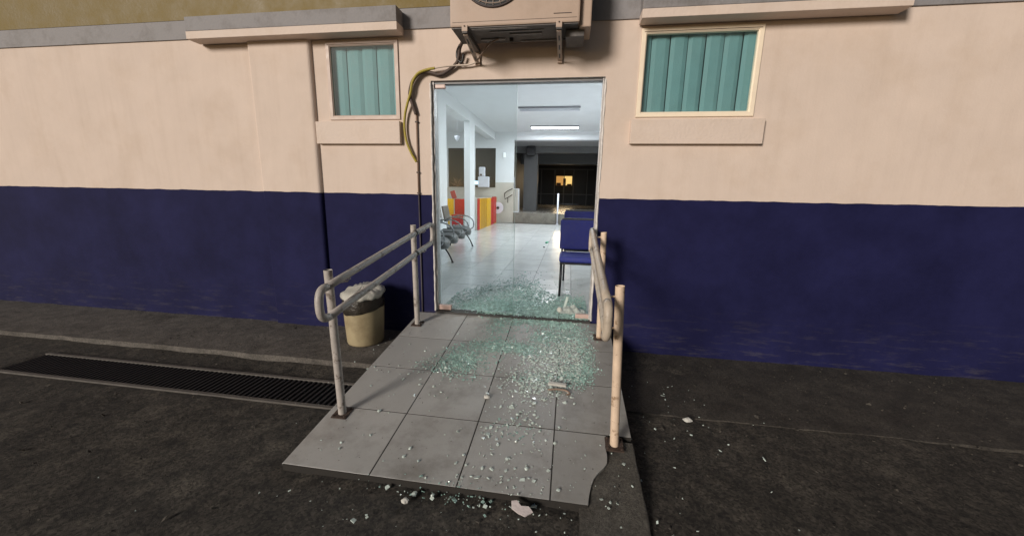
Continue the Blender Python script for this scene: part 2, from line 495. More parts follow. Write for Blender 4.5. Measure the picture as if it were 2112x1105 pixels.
mec = bpy.data.meshes.new('ramp_corner'); cc.to_mesh(mec); cc.free(); mec.materials.append(M['concrete'])
for f_ in mec.polygons: f_.use_smooth = True
o = link('ramp_corner', mec); tag(o, 'bare rough concrete at the lower right corner of the ramp', kind='structure')

ang = math.atan(SL)
XJ = [-.168, .332, .797, 1.262, 1.708]
YJ = [-.012, -.5125, -.982, -1.451, -1.921]
G = .0036
tn = 0
for i in range(4):
    for j in range(4):
        x0, x1 = XJ[i]+G, XJ[i+1]-G
        y1, y0 = YJ[j]-G, YJ[j+1]+G
        if i == 3 and j == 3:
            poly = [(x0, y0), (1.441, y0), (1.447, -1.87), (1.458, -1.82), (1.476, -1.765), (1.503, -1.722), (1.532, -1.688), (1.551, -1.655), (1.556, -1.60), (1.550, -1.54), (1.556, -1.505), (1.560, y1), (x0, y1)]
        else:
            poly = [(x0, y0), (x1, y0), (x1, y1), (x0, y1)]
        mb = MB(); b = mb.bm
        cxm, cym = (x0+x1)/2, (y0+y1)/2
        def inset(q, d):
            v = Vector((q[0]-cxm, q[1]-cym)); return (cxm+v.x*(1-d/ .23), cym+v.y*(1-d/.23))
        lo = [b.verts.new((q[0]-cxm, q[1]-cym, SL*(q[1]-cym)-.012)) for q in poly]
        mi = [b.verts.new((q[0]-cxm, q[1]-cym, SL*(q[1]-cym)-.0008)) for q in poly]
        hi = []
        for q in poly:
            r_ = inset(q, .0006); hi.append(b.verts.new((r_[0]-cxm, r_[1]-cym, SL*(r_[1]-cym))))
        n = len(poly)
        for A, B in ((lo, mi), (mi, hi)):
            for k in range(n): b.faces.new((A[k], A[(k+1) % n], B[(k+1) % n], B[k]))
        b.faces.new(hi)
        mname = random.choice(['tile', 'tile_b']) if i < 2 else random.choice(['tile', 'tile_falloff', 'tile_falloff'])  # right-hand columns take the painted light falloff tone
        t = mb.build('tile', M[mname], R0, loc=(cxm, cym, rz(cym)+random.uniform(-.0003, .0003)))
        t.rotation_euler = (random.uniform(-.0008, .0008), random.uniform(-.0008, .0008), 0)
        if i == 3 and j == 3: t['label'] = 'broken tile with a curved missing corner'

# ------------------------------------------------------------------ building front
B = empty('building', 'cream and navy painted building front with glass doorway', 'building', (0, 0, 0))
W, H = 1.535, 2.15
TH = .16
LW = (-1.0, -.295, 1.823, 2.50)     # left window
RW = (1.80, 2.72, 1.822, 2.50)      # right window (its right half is outside the photograph)
holes = [(0, W, -.02, H), LW, RW]
bm = bmesh.new()
X0, X1, Z0, Z1 = -9.0, 10.0, -.40, 4.2
xsn = sorted({X0, X1, *[h for q in holes for h in q[:2]]} | {X0+i*.5 for i in range(38)})
zsn = sorted({Z0, Z1, 1.147, *[h for q in holes for h in q[2:]]})
def inside(x, z): return any(a < x < b and c < z < d for a, b, c, d in holes)
cache = {}
def vert(x, y, z):
    k = (round(x, 4), y, round(z, 4))
    if k not in cache: cache[k] = bm.verts.new((x, y, z))
    return cache[k]
for i in range(len(xsn)-1):
    for j in range(len(zsn)-1):
        a, b, c, d = xsn[i], xsn[i+1], zsn[j], zsn[j+1]
        if inside((a+b)/2, (c+d)/2): continue
        bm.faces.new((vert(a, 0, c), vert(b, 0, c), vert(b, 0, d), vert(a, 0, d)))
        if not (H < c): pass
for (a, b, c, d) in holes:      # reveals
    for (p0, p1) in (((a, c), (a, d)), ((b, d), (b, c)), ((a, d), (b, d)), ((b, c), (a, c))):
        if (a, b) == (0, W) and p0[1] == c and p1[1] == c: continue
        f = bm.faces.new((vert(p0[0], 0, p0[1]), vert(p1[0], 0, p1[1]), bm.verts.new((p1[0], TH, p1[1])), bm.verts.new((p0[0], TH, p0[1]))))
        f.material_index = 1 if (a, b) == (0, W) else 0
me = bpy.data.meshes.new('wall'); bm.to_mesh(me); bm.free()
me.materials.append(M['wall']); me.materials.append(M['reveal'])
wall = link('wall', me, B)
# left pilaster with a rounded edge
pil = MB()
prof = [(-1.78, .0), (-1.78, -.03), (-1.765, -.040)] + [(-1.175 + .035*math.sin(a), -.005 - .035*math.cos(a)) for a in [R(k) for k in (0, 20, 40, 60, 80, 90)]] + [(-1.140, .0)]
vv = [[pil.bm.verts.new((x, y, z)) for x, y in prof] for z in (-.4, 1.147, 2.56)]
for r0, r1 in zip(vv, vv[1:]):
    for k in range(len(prof)-1): pil.bm.faces.new((r0[k], r0[k+1], r1[k+1], r1[k]))
pil.build('pilaster', M['wall'], B)
# grey band and mustard parapet
MB().box(-9, 10, -.014, -.001, 2.571, 2.735, .003).build('band', M['grey_band'], B)
MB().box(-9, 10, -.012, -.001, 2.738, 4.2).build('parapet', M['olive'], B)
# window hoods
def hood(x0, x1):
    MB().box(x0, x1, -.15, -.016, 2.585, 2.705, .004).build('window_hood', M['grey_band'], B)
    MB().box(x0-.002, x1+.002, -.152, -.016, 2.518, 2.583, .004).build('hood_edge', M['cream'], B)
hood(-2.3, -.235)
hood(1.772, 3.6)
MB().box(-1.135, -.292, -.045, -.001, 1.606, 1.806, .004).build('window_sill', M['cream'], B)
MB().box(1.765, 2.80, -.045, -.001, 1.606, 1.800, .004).build('window_sill', M['cream'], B)

def window(rect, fm, edges, label):
    x0, x1, z0, z1 = rect
    fw_ = .042
    wb = MB(); loops = []
    for (d, y) in ((.001, .03), (.001, -.010), (.004, -.013), (fw_-.008, -.013), (fw_-.003, -.006), (fw_, -.004), (fw_, .03)):
        loops.append([wb.bm.verts.new(q) for q in ((x0+d, y, z0+d), (x1-d, y, z0+d), (x1-d, y, z1-d), (x0+d, y, z1-d))])
    for A, Bq in zip(loops, loops[1:] + loops[:1]):
        for k in range(4): wb.bm.faces.new((A[k], A[(k+1) % 4], Bq[(k+1) % 4], Bq[k]))
    win = wb.build('window', fm, B)
    win['label'] = label
    # thin shadow joint and inner bead
    MB().box(x0+.02, x1-.02, -.016, -.011, z1-.030, z1-.026).build('bead', M['brown'], win)
    MB().box(x0+fw_-.005, x1-fw_+.005, .006, .011, z0+fw_-.005, z1-fw_+.005).build('pane', M['pane_w'], win)
    for i, (a, b) in enumerate(zip(edges, edges[1:])):
        s = MB(); bmn = s.bm
        q = []
        yo = .052 if i % 2 else .045
        for z in (z0+.01, z1-.01):
            q.append([bmn.verts.new((x, y, z)) for x, y in ((a+.003, yo+.010), (a+(b-a)*.25, yo), (a+(b-a)*.75, yo+.001), (b-.003, yo+.012))])
        for k in range(3): bmn.faces.new((q[0][k], q[0][k+1], q[1][k+1], q[1][k]))
        so = s.build('blind_slat', M['teal'], win)
    MB().box(x0-.02, x1+.02, .10, .11, z0-.02, z1+.02).build('backing', M['teal_d'], win)
    return win
window(LW, M['frame'], [-.99, -.835, -.68, -.537, -.382, -.27], 'small square window with teal vertical blinds left of the door')
window(RW, M['frame_lit'], [1.79, 1.893, 2.04, 2.178, 2.315, 2.455, 2.595, 2.73], 'window with a lit-toned frame and teal vertical blinds right of the door')

# glass door: left leaf whole, right leaf shattered
door = MB().box(.012, .780, .050, .060, .012, 2.128).build('glass_door', M['pane'], B)
door['label'] = 'left leaf of the glass door still in one piece'
MB().box(.7803, .7820, .051, .059, .02, 2.12).build('polished_edge', mat('green_glass_edge', (.30, .40, .39), .4, .05, 5, trans=.6), door)
MB().box(.004, .122, .036, .074, 2.095, 2.145, .006).build('patch_fitting', M['patch'], door)
MB().box(.008, .150, .034, .076, .002, .052, .006).build('patch_fitting', M['patch'], door)
MB().box(1.392, 1.530, .034, .076, .002, .045, .006).build('floor_pivot', M['patch'], B)
for a_, b_ in ((.001, .020), (W-.018, W-.001)): MB().box(a_, b_, .02, .10, .0, 2.149, .002).build('door_jamb', M['alu'], B)
MB().box(.021, W-.019, .03, .09, 2.128, 2.149, .002).build('door_head', mat('head_grey', (.25, .25, .26), .5, .2, 12), B)
# chipped plaster edge of the doorway
for xx in (-.003, W+.003):
    s = MB(); pts = []; rs = []
    z = .0
    while z < 2.14:
        pts.append((xx + .004*noise.noise((z*11, xx, 0)), .002 + .003*noise.noise((z*17, xx, 3)), z)); rs.append(.009 + .006*noise.noise((z*14, xx, 5))); z += .03
    s.tube(pts, rs, 6); s.build('chipped_edge', M['reveal'], B)
MB().box(.0, W, -.018, .10, -.05, -.004, .003).build('threshold', M['threshold'], B)

# ------------------------------------------------------------------ interior shell
IX0, IX1, IY = -4.6, 3.4, 11.2
CE = 3.42
fl = MB().box(IX0, IX1, .10, 11.19, -.10, -.004).build('floor', M['igrout'])
tag(fl, 'glossy white tiled floor of the waiting room', kind='structure')
tm = {}
for k, mm in (('a', M['ifloor']), ('b', M['ifloor_b'])):
    tm[k] = MB().box(-.2548, .2548, -.2548, .2548, -.008, .0, .0015).mesh('floor_tile', mm)
nt = 0
x = .84 - .515*5
cols = [.84+.515*k for k in range(-7, 5)]
rows = [.10+.515*k+.2575 for k in range(21)]

for xc in cols:
    for yc in rows:
        link('tile', tm[random.choice('aab')], fl, (xc+.2575, yc, random.uniform(-.0008, .0008)))
# margins beyond the tiled field
MB().box(IX0, cols[0]-.003, .10, 11.19, -.004, .0).build('floor_margin', M['ifloor'], fl)
ce = MB().box(IX0, IX1, TH, IY, CE, CE+.1).build('ceiling', M['iceil']); tag(ce, 'white ceiling of the waiting room', kind='structure')
def st(mb, name, m, label): return tag(mb.build(name, m), label, kind='structure')
st(MB().box(IX0-.1, IX0, TH, IY, -.1, CE), 'interior_wall', M['iwall'], 'left wall of the waiting room')
st(MB().box(IX1, IX1+.1, TH, IY, -.1, CE), 'interior_wall', M['iwall'], 'right wall of the waiting room')
# inner face of the front wall, round the opening (windows are backed)
mb = MB().box(IX0, -.001, TH+.001, TH+.03, -.1, CE).box(W+.001, IX1, TH+.001, TH+.03, -.1, CE).box(0, W, TH+.001, TH+.03, H, CE)
st(mb, 'interior_wall', M['iwall'], 'inside face of the front wall')
# back wall with two dark windows at the left, a wide dark opening at the right
mb = MB()
mb.box(IX0, -3.52, IY, IY+.12, 0, CE).box(-3.52, -1.61, IY, IY+.12, 2.83, CE)
mb.box(-2.87, -2.42, IY, IY+.12, 1.34, 2.83).box(-1.61, -.90, IY, IY+.12, 1.55, CE)
st(mb, 'interior_wall', M['iwall'], 'back wall of the waiting room with dark windows')
st(MB().box(IX0, -1.61, IY-.01, IY+.12, 0, 1.335).box(-1.609, -.90, IY-.01, IY+.12, 0, 1.549), 'interior_wall', M['ibeige'], 'beige lower part of the back wall')
st(MB().box(-.90, IX1, IY, IY+.12, 3.13, CE), 'lintel', M['iwall'], 'white beam over the dark opening')
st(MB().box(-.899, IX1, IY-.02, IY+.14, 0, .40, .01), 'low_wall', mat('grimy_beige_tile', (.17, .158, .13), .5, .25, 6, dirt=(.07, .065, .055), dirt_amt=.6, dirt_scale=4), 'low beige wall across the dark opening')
st(MB().box(-1.93, -1.63, TH+.03, IY-.012, 3.14, CE, .005), 'beam', M['iwall'], 'white beam running back over the columns')
for a, b in ((4.35, 5.28), (7.37, 7.93)):
    st(MB().box(-1.78, -1.605, a, b, 0, 3.139, .008), 'column', M['iwall'], 'white column in front of the door' if a < 5 else 'white column further back beside the counter')
for a, b in ((-3.515, -2.872), (-2.418, -1.612)):
    w_ = MB().box(a, b, IY+.06, IY+.07, 1.342, 2.828).build('reception_window', M['dkglass'])
    tag(w_, 'dark reception window at the far left' if a < -3 else 'dark reception window with white machine in front of it', 'window')
    MB().box(a, b, IY-.03, IY+.05, 1.336, 1.352, .002).build('sill', M['ibeige'], w_)
# corridor behind
K = 24
st(MB().box(-1.3, IX1, IY+.141, K, -.1, .385), 'corridor_floor', M['igloom2'], 'dim raised floor of the corridor behind the waiting room')
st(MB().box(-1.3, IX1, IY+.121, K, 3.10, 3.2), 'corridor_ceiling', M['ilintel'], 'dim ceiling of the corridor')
st(MB().box(-1.35, -1.25, IY+.13, K, .02, 3.1), 'corridor_wall', M['igloom'], 'left wall of the dim corridor')
st(MB().box(IX1-.02, IX1+.1, IY+.13, K, .02, 3.1), 'corridor_wall', M['igloom'], 'right wall of the dim corridor')
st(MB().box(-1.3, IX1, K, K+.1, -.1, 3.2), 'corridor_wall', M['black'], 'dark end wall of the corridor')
st(MB().box(-1.25, IX1-.02, 13.0, 13.2, 2.84, 3.10), 'corridor_beam', M['igloom'], 'grey beam crossing the corridor')
st(MB().box(-1.25, IX1-.02, 16.0, 16.2, 2.60, 3.10), 'corridor_beam', M['igloom'], 'darker beam further down the corridor')
st(MB().box(-.76, -.16, 13.25, 13.75, .386, 2.83, .01), 'corridor_pillar', mat('gloom_toned_pillar', (.09, .09, .09), .6, .1, 3), 'dim pillar in the corridor')  # corridor gloom put into the pillar's colour

# ------------------------------------------------------------------ lamps inside
def fixture(x, y, label, power, lit=True, length=1.64):
    e = empty('ceiling_light', label, 'ceiling light', (x, y, CE), 0, 'tube lights on the waiting room ceiling')
    MB().box(-length/2, length/2, -.15, .15, -.045, -.001, .006).build('housing', M['fixture'], e)
    MB().box(-length/2, length/2, -.158, -.152, -.05, -.012).build('rim', M['fixture_end'], e); MB().box(-length/2, length/2, .152, .158, -.05, -.012).build('rim', M['fixture_end'], e)
    for dy in (-.075, .075):
        MB().tube([(-length/2+.03, dy, -.062), (length/2-.03, dy, -.062)], .014, 8).build('tube', M['tube'] if lit else M['paper'], e, True)
    if power:
        ld = bpy.data.lights.new('tube_light', 'AREA'); ld.shape = 'RECTANGLE'; ld.size = length; ld.size_y = .2
        ld.energy = power; ld.color = (.90, .95, 1.0)
        lo = bpy.data.objects.new('tube_light', ld); COL.objects.link(lo); lo.parent = e; lo.location = (0, 0, -.10)
    return e
fixture(.63, 7.18, 'nearer tube light on the ceiling with dark rims', 45, lit=False)
fixture(.66, 10.05, 'lit tube light on the ceiling nearest the dark opening', 110)
fixture(2.75, 5.9, 'lit tube light on the ceiling near the right wall', 180)
fixture(.6, 2.9, 'added unseen tube light on the ceiling just inside the door', 18)  # added out of view to brighten the room
fixture(-3.1, 6.5, 'added unseen tube light on the ceiling left of the columns', 60)  # extra fitting out of view, added for its light

# ------------------------------------------------------------------ handrails
def handrail(side):
    """side=-1 left, +1 right: posts outside, two rails on the ramp side joined by U bends"""
    left = side < 0
    e = empty('handrail', 'grey two-bar handrail on the left edge of the ramp, in front of the bin' if left else 'cream and beige two-bar handrail on the right edge of the ramp',
              'handrail', (-.07, -.9, rz(-.9)) if left else (1.59, -.9, rz(-.9)))
    ox, oy, oz = e.location
    pm = M['rail'] if left else M['post_r']; rm = M['rail'] if left else M['rail_r']
    posts = [((-.070, -1.513), (-.092, .724)), ((-.082, -.273), (-.094, .885))] if left else [((1.602, -1.521), (1.566, .724)), ((1.598, -.285), (1.580, .877))]
    for (bx, by), (tx, tz) in posts:
        n_ = 12; pts = []
        for k in range(n_+1):
            t_ = k/n_
            pts.append((bx+(tx-bx)*t_-ox, by-oy+.0015*noise.noise((t_*6, bx, by)), rz(by)-.004+(tz-rz(by))*t_-oz))
        po = MB().tube(pts, .0245, 16, cap=False).tube([(pts[-1][0], pts[-1][1], pts[-1][2]-.02), (pts[-1][0], pts[-1][1], pts[-1][2]-.019)], .0235, 16)
        po = po.build('post', pm, e, True)
        # flange plate and bolts following the slope
        pl = MB(); pl.box(-.05, .05, -.05, .05, -.001, .006, .002, rot=Matrix.Rotation(ang, 3, 'X'))
        pl.build('base_plate', M['rust'], po, loc=(bx-ox, by-oy, rz(by)-oz))
        for sx in (-1, 1):
            for sy in (-1, 1): MB().tube([(sx*.038, sy*.038, .0+SL*sy*.038), (sx*.038, sy*.038, .016+SL*sy*.038)], .006, 6).build('bolt', M['rust'], po, loc=(bx-ox, by-oy, rz(by)-oz))
    X = -.018 if left else 1.497
    def zu(y): return .660 + .138*(y+1.59)
    def zl(y): return .490 + .132*(y+1.57)
    y0, y1 = -1.64, -.075
    if not left: y0 = -1.62
    rr = .0225 if left else .0225
    # upper bar, lower U, lower bar, upper U as four parts
    def arc(yc, sgn, n_=10):
        a, b_ = Vector((X, yc, zu(yc))), Vector((X, yc, zl(yc)))
        c = (a+b_)/2; rad = (a-b_).length/2
        out = []
        for k in range(n_+1):
            th = math.pi*k/n_
            # squarer than a circle
            cy_ = sgn*rad*.85*(abs(math.sin(th))**.62); cz_ = rad*math.copysign(abs(math.cos(th))**.8, math.cos(th))
            out.append((c.x, c.y+cy_, c.z+cz_))
        return out
    off = lambda P: [(q[0]-ox, q[1]-oy, q[2]-oz) for q in P]
    ysm = [y0 + (y1-y0)*k/12 for k in range(13)]
    wob = lambda y: .0018*noise.noise((y*3, side, 0))
    MB().tube(off([(X+wob(y), y, zu(y)) for y in ysm]), rr, 16).build('upper_rail', rm, e, True)
    XL = X if left else X+.010
    MB().tube(off([(XL+wob(y+9), y, zl(y)) for y in ysm]), rr, 16).build('lower_rail', rm, e, True)
    MB().tube(off(arc(y0, -1, 16)), rr, 16).build('rail_bend', rm, e, True)
    MB().tube(off(arc(y1, 1, 16)), rr*.9, 16).build('rail_bend', rm, e, True)
    # dark sleeve joints near the rear post
    for zf in ((zu, zl) if left else ()):
        yy = -.42 if left else -.5
        MB().tube(off([(X, yy, zf(yy)), (X, yy+.03, zf(yy+.03))]), rr+.0035, 16).build('sleeve', M['black'] if left else M['rust'], e, True)
    # thin bracket rods
    for (bx, by), (tx, tz) in posts:
        for zf in (zu, zl):
            z = zf(by)
            px_ = bx + (tx-bx)*((z-rz(by))/(tz-rz(by)))
            yb = by+.10 if left else by
            if left:
                P = [(X, yb-.035, zf(yb)-.022), (X, yb+.0, zf(yb)-.036), (X-.005, yb-.02, zf(yb)-.046), (px_, by, zf(yb)-.048)]
            else:
                P = [(X, by, z-.012), (px_, by, z-.006)]
            MB().tube(off(P), .0055, 8).build('bracket', pm, e, True)
    return e
handrail(-1); handrail(1)

# ------------------------------------------------------------------ bin
bn = empty('bin', 'ochre plastic bin with a pale bag over its top, behind the left handrail', 'bin', (-.59, -.32, -.243))
bm_ = MB().lathe([(0, .0), (.150, .0), (.160, .004), (.166, .02), (.176, .20), (.183, .36), (.183, .365), (.176, .365), (.170, .30), (0, .28)], (0, 0, 0), 40)
bb = bm_.build('body', M['bin'], bn, True)
ln = MB(); prof_ = [(.186, .335), (.190, .36), (.186, .40), (.180, .45), (.172, .485), (.14, .50), (.0, .505)]
ln.lathe(prof_, (0, 0, 0), 44)
for v in ln.bm.verts:
    a = math.atan2(v.co.y, v.co.x); r_ = math.hypot(v.co.x, v.co.y)
    if v.co.z < .36: v.co.z += .035*math.cos(a-R(45)) + .012*noise.noise((math.cos(a)*3, math.sin(a)*3, 0))
    k = 1 + .02*noise.noise((math.cos(a)*6, math.sin(a)*6, v.co.z*9))
    v.co.x *= k; v.co.y *= k
ln.build('liner', M['bag_b'], bn, True)
bg_ = MB(); n_ = 56
prof_ = [(.15, .475), (.192, .485), (.198, .505), (.190, .53), (.165, .548), (.12, .56), (.06, .57), (.0, .575)]
bg_.lathe(prof_, (0, 0, 0), n_)
for v in bg_.bm.verts:
    a = math.atan2(v.co.y, v.co.x)
    d = Vector((math.cos(a)*2.2, math.sin(a)*2.2, v.co.z*7))
    k = .05*noise.noise(d*1.6) + .025*noise.noise(d*4)
    v.co.x *= 1+k; v.co.y *= 1+k
    pl_ = .006*math.sin(a*17+3*math.sin(a*3))*min(1, math.hypot(v.co.x, v.co.y)/.1)
    v.co.z += -.03 + pl_ + .022*noise.noise(Vector((v.co.x*11, v.co.y*11, 2))) + .008*noise.noise(Vector((v.co.x*34, v.co.y*34, 5))) + .02*math.cos(a-R(60))
bg_.build('plastic_bag', M['bag_w'], bn, True)

# ------------------------------------------------------------------ air conditioner
ac = empty('air_conditioner', 'beige outdoor air conditioning unit on brackets above the door', 'air conditioner', (.81, -.27, 2.40))
AX0, AX1, AY0, AY1, AH = -.49, .485, -.15, .17, .62
MB().box(AX0, AX1, AY0, AY1, .006, AH, .012).build('casing', M['ac'], ac)
MB().box(AX0+.01, AX1-.01, AY0+.01, AY1-.01, -.002, .004).build('underside', M['ac_under'], ac)
# pressed details below
u = MB()
u.box(-.33, .10, AY0+.02, AY0+.045, -.008, -.003, .002).box(-.20, .22, AY0+.075, AY0+.09, -.009, -.003, .002).box(-.05, .2, AY0+.13, AY0+.15, -.01, -.003, .002)
u.box(-.30, -.1, .06, .09, -.012, -.003, .002).box(.02, .4, .12, .135, -.012, -.003, .002)
u.build('base_ribs', mat('paler_dirty_metal', (.24, .22, .21), .6, .4, 20), ac)
MB().tube([(-.05, .08, -.001), (-.05, .08, -.028)], .016, 12).build('drain_plug', M['black'], ac)
MB().box(AX1+.001, AX1+.085, AY0+.05, AY1-.02, -.01, .45, .01).build('valve_cover', M['ac'], ac)
MB().box(AX1-.10, AX1+.04, AY0+.10, AY1+.0, -.055, -.004, .006).build('valve_box', M['ac_under'], ac)
# fan grille
fc = Vector((-.155, AY0-.002, .385)); gl = MB()
hole = MB().tube([(fc.x, AY0-.0005, fc.z), (fc.x, AY0-.002, fc.z)], .248, 48).build('fan_opening', M['black'], ac)
for k, r_ in enumerate([.03, .06, .09, .12, .15, .18, .21, .235]):
    gl.tube([(fc.x+r_*math.cos(2*math.pi*q/40), fc.y-.012, fc.z+r_*math.sin(2*math.pi*q/40)) for q in range(41)], .0022, 5, cap=False)
for q in range(28):
    a = 2*math.pi*q/28
    gl.tube([(fc.x+.03*math.cos(a), fc.y-.014, fc.z+.03*math.sin(a)), (fc.x+.245*math.cos(a), fc.y-.006, fc.z+.245*math.sin(a))], .0022, 5)
gl.build('fan_grille', M['ac'], ac)
rg = MB().tube([(fc.x+.256*math.cos(2*math.pi*q/48), fc.y-.004, fc.z+.256*math.sin(2*math.pi*q/48)) for q in range(49)], .007, 8, cap=False)
rg.build('grille_ring', M['grille'], ac, True)
lv = MB()
lv.box(AX1-.19, AX1-.06, AY0-.003, AY0-.0005, .065, .069)
lv.box(AX0+.02, AX1-.02, AY0-.002, AY0-.0005, .036, .038)
lv.build('panel_seam', M['grille'], ac)
# brackets
for bx in (-.372, .338):
    s = MB()
    s.box(bx-.020, bx+.020, AY0-.012, .268, -.040, -.004, .002)
    s.build('bracket_arm', M['ac_under'], ac)
    s = MB().box(bx-.020, bx+.020, .245, .268, -.14, -.041, .002).build('bracket_plate', M['ac'], ac)
    p0, p1 = Vector((bx, AY0+.01, -.045)), Vector((bx, .25, -.125))
    d = p1-p0; L_ = d.length
    rot = Matrix.Rotation(math.atan2(d.z, d.y), 3, 'X')
    s = MB(); s.box(bx-.017, bx+.017, (p0.y+p1.y)/2-L_/2, (p0.y+p1.y)/2+L_/2, (p0.z+p1.z)/2-.004, (p0.z+p1.z)/2+.004, .001, rot=rot)
    s.build('bracket_strut', M['ac'], ac)
    for t_ in (.2, .5, .8):
        c = p0 + d*t_
        MB().box(bx-.005, bx+.005, c.y-.03, c.y+.03, c.z-.0055, c.z-.0045, rot=rot).build('slot', M['black'], ac)
    MB().box(bx-.022, bx+.022, AY0-.016, AY0-.001, -.03, .012, .002).build('foot_clip', M['ac'], ac)
    MB().tube([(bx, AY0-.017, .004), (bx, AY0-.022, .004)], .005, 8).build('screw', M['rust'], ac)

# ------------------------------------------------------------------ cables and pipe on the wall
def cable(name, pts, r, m, label, cat, n=8):
    o = MB().tube(smoothpath(pts), r, n).build(name, m, None, True)
    return tag(o, label, cat)
cable('conduit', [(.33, -.12, 2.41), (.29, -.06, 2.385), (.274, -.04, 2.324), (.247, -.035, 2.271), (.158, -.03, 2.212), (.09, -.03, 2.190), (.03, -.03, 2.205), (-.03, -.03, 2.216), (-.10, -.03, 2.200), (-.16, -.03, 2.135), (-.188, -.03, 2.035), (-.165, -.03, 1.948), (-.138, -.022, 1.865)], .015, M['hose_b'], 'thick brown conduit looping from the air conditioner down the wall', 'conduit')
cable('cable', [(.06, -.05, 2.238), (-.02, -.052, 2.226), (-.10, -.052, 2.196), (-.150, -.052, 2.13), (-.170, -.05, 2.05), (-.205, -.045, 1.96), (-.238, -.035, 1.86), (-.250, -.03, 1.753), (-.236, -.03, 1.634), (-.195, -.03, 1.53), (-.148, -.02, 1.445)], .0115, M['hose_y'], 'yellow green cable curving down the wall beside the doorway', 'cable')
cable('cable', [(.450, -.05, 2.283), (.36, -.035, 2.262), (.247, -.04, 2.258), (.146, -.048, 2.250), (.06, -.05, 2.240)], .008, M['cable_w'], 'pale cable running from the bracket to the yellow cable', 'cable')
cable('cable', [(.44, -.06, 2.275), (.50, -.14, 2.305), (.58, -.2, 2.36), (.66, -.21, 2.392)], .0065, M['pipe'], 'thin tan cable from the bracket up to the drain plug', 'cable')
cable('cable', [(.30, -.09, 2.40), (.262, -.04, 2.37), (.262, -.035, 2.315), (.30, -.04, 2.28), (.32, -.05, 2.34)], .011, M['black'], 'black cable loop hanging at the left end of the unit', 'cable')
pp = empty('wall_pipe', 'thin pipe running straight down the wall left of the door', 'pipe', (-.138, -.012, 0))
MB().tube([(0, 0, 1.88), (0, 0, 1.155)], .009, 8).build('upper_length', M['pipe'], pp, True)
MB().tube([(0, 0, 1.154), (.002, 0, .10), (0, 0, -.24)], .007, 8).build('lower_length', M['pipe_d'], pp, True)
for z in (1.80, 1.35, 1.16, .6):
    MB().box(-.013, .013, -.012, .011, z-.007, z+.007, .002).build('clip', M['hose_b'], pp)

# ------------------------------------------------------------------ broken glass
def shard_mesh(name, spots, size, m, label, upright=.0):
    """spots: list of (x, y, z, scale)"""
    verts, faces = [], []
    for (x, y, z, s) in spots:
        s *= min(2.6, random.lognormvariate(-.15, .42)); a, b, c = size*s*random.uniform(.6, 1.3), size*s*random.uniform(.45, 1.0), size*random.uniform(.25, .6)*min(s, 1)
        rot = Matrix.Rotation(random.uniform(0, 6.28), 3, 'Z') @ Matrix.Rotation(random.gauss(0, .35), 3, 'X') @ Matrix.Rotation(random.gauss(0, .35), 3, 'Y')
        i0 = len(verts)
        for dx in (-1, 1):
            for dy in (-1, 1):
                for dz in (-1, 1):
                    v = rot @ Vector((dx*a*.5*random.uniform(.55, 1.1), dy*b*.5*random.uniform(.55, 1.1), dz*c*.5*random.uniform(.7, 1.05)))
                    verts.append((x+v.x, y+v.y, z+c*.5+v.z))
        for q in ((0, 1, 3, 2), (4, 6, 7, 5), (0, 4, 5, 1), (2, 3, 7, 6), (0, 2, 6, 4), (1, 5, 7, 3)):
            faces.append(tuple(i0+k for k in q))
    me = bpy.data.meshes.new(name); me.from_pydata(verts, [], faces); me.materials.append(m)
    o = bpy.data.objects.new(name, me); COL.objects.link(o)
    tag(o, label, kind='stuff')
    return o
def zat(x, y):
    if y > .0: return .0
    if y > -1.92:
        if -.16 < x < 1.70:
            if y < -1.5 and x > 1.44 + .12*max(0, min(1, (y+1.92)/.35)): return rz(y)-.008
            return rz(y)
    if x > 1.74 and y > -1.03: return -.280
    if x < -.19 and y > -.77: return -.245
    return GZ + .008
# in: thick green carpet just inside the door, thinning to a point further in
inside_g = []
tries = 0
while len(inside_g) < 19000 and tries < 200000:
    tries += 1
    x = random.uniform(.02, W-.02); y = random.triangular(-.015, 2.6, .06)
    peak = 1.0 + .95*math.exp(-((x-.66)/.32)**2) - .35*max(0, x-1.05) + .35*noise.noise((x*5, 2, 0)) + .15*noise.noise((x*14, 2, 5))
    d = max(0, 1 - (max(0, y)/peak))**.9
    d *= .45 + .55*min(1, max(0, .5+2.2*noise.noise((x*2.9+4, y*2.4, 0))+1.0*noise.noise((x*9, y*8, 5))+.45*(x-.45)))
    d += .012*(y < 2.2)
    if x < .5: d *= .5 + .7*x
    if y < .09 and x < .42: d *= .08
    if random.random() < d: inside_g.append((x, y, .0 + random.random()**3*.005*(y < 1), random.uniform(.6, 1.2)))
shard_mesh('glass_shards', inside_g, .0115, M['shard'], 'thick spread of green glass crumbs on the floor just inside the door')
clusters_g = [(.539, -.823, .10, .09, 500), (.41, -.91, .10, .05, 170), (.47, -.77, .08, .08, 300), (.66, -.58, .11, .05, 380), (.74, -.50, .09, .10, 260), (.882, -.547, .12, .045, 460), (1.011, -.605, .09, .045, 240),
              (1.23, -.10, .12, .05, 600), (1.40, -.27, .09, .11, 480), (1.08, -.39, .06, .06, 120), (1.17, -.33, .09, .08, 380), (.80, -.10, .13, .06, 380), (1.05, -.05, .18, .03, 350), (.68, -.22, .07, .10, 220),
              (1.50, -.62, .045, .12, 360), (1.47, -.80, .05, .07, 260), (1.42, -.93, .06, .05, 220), (1.36, -.88, .08, .06, 200), (1.33, -.56, .13, .15, 260), (1.10, -.96, .08, .05, 120), (1.02, -1.49, .09, .04, 30), (.75, -1.94, .14, .03, 30), (.55, -1.0, .1, .04, 30)]
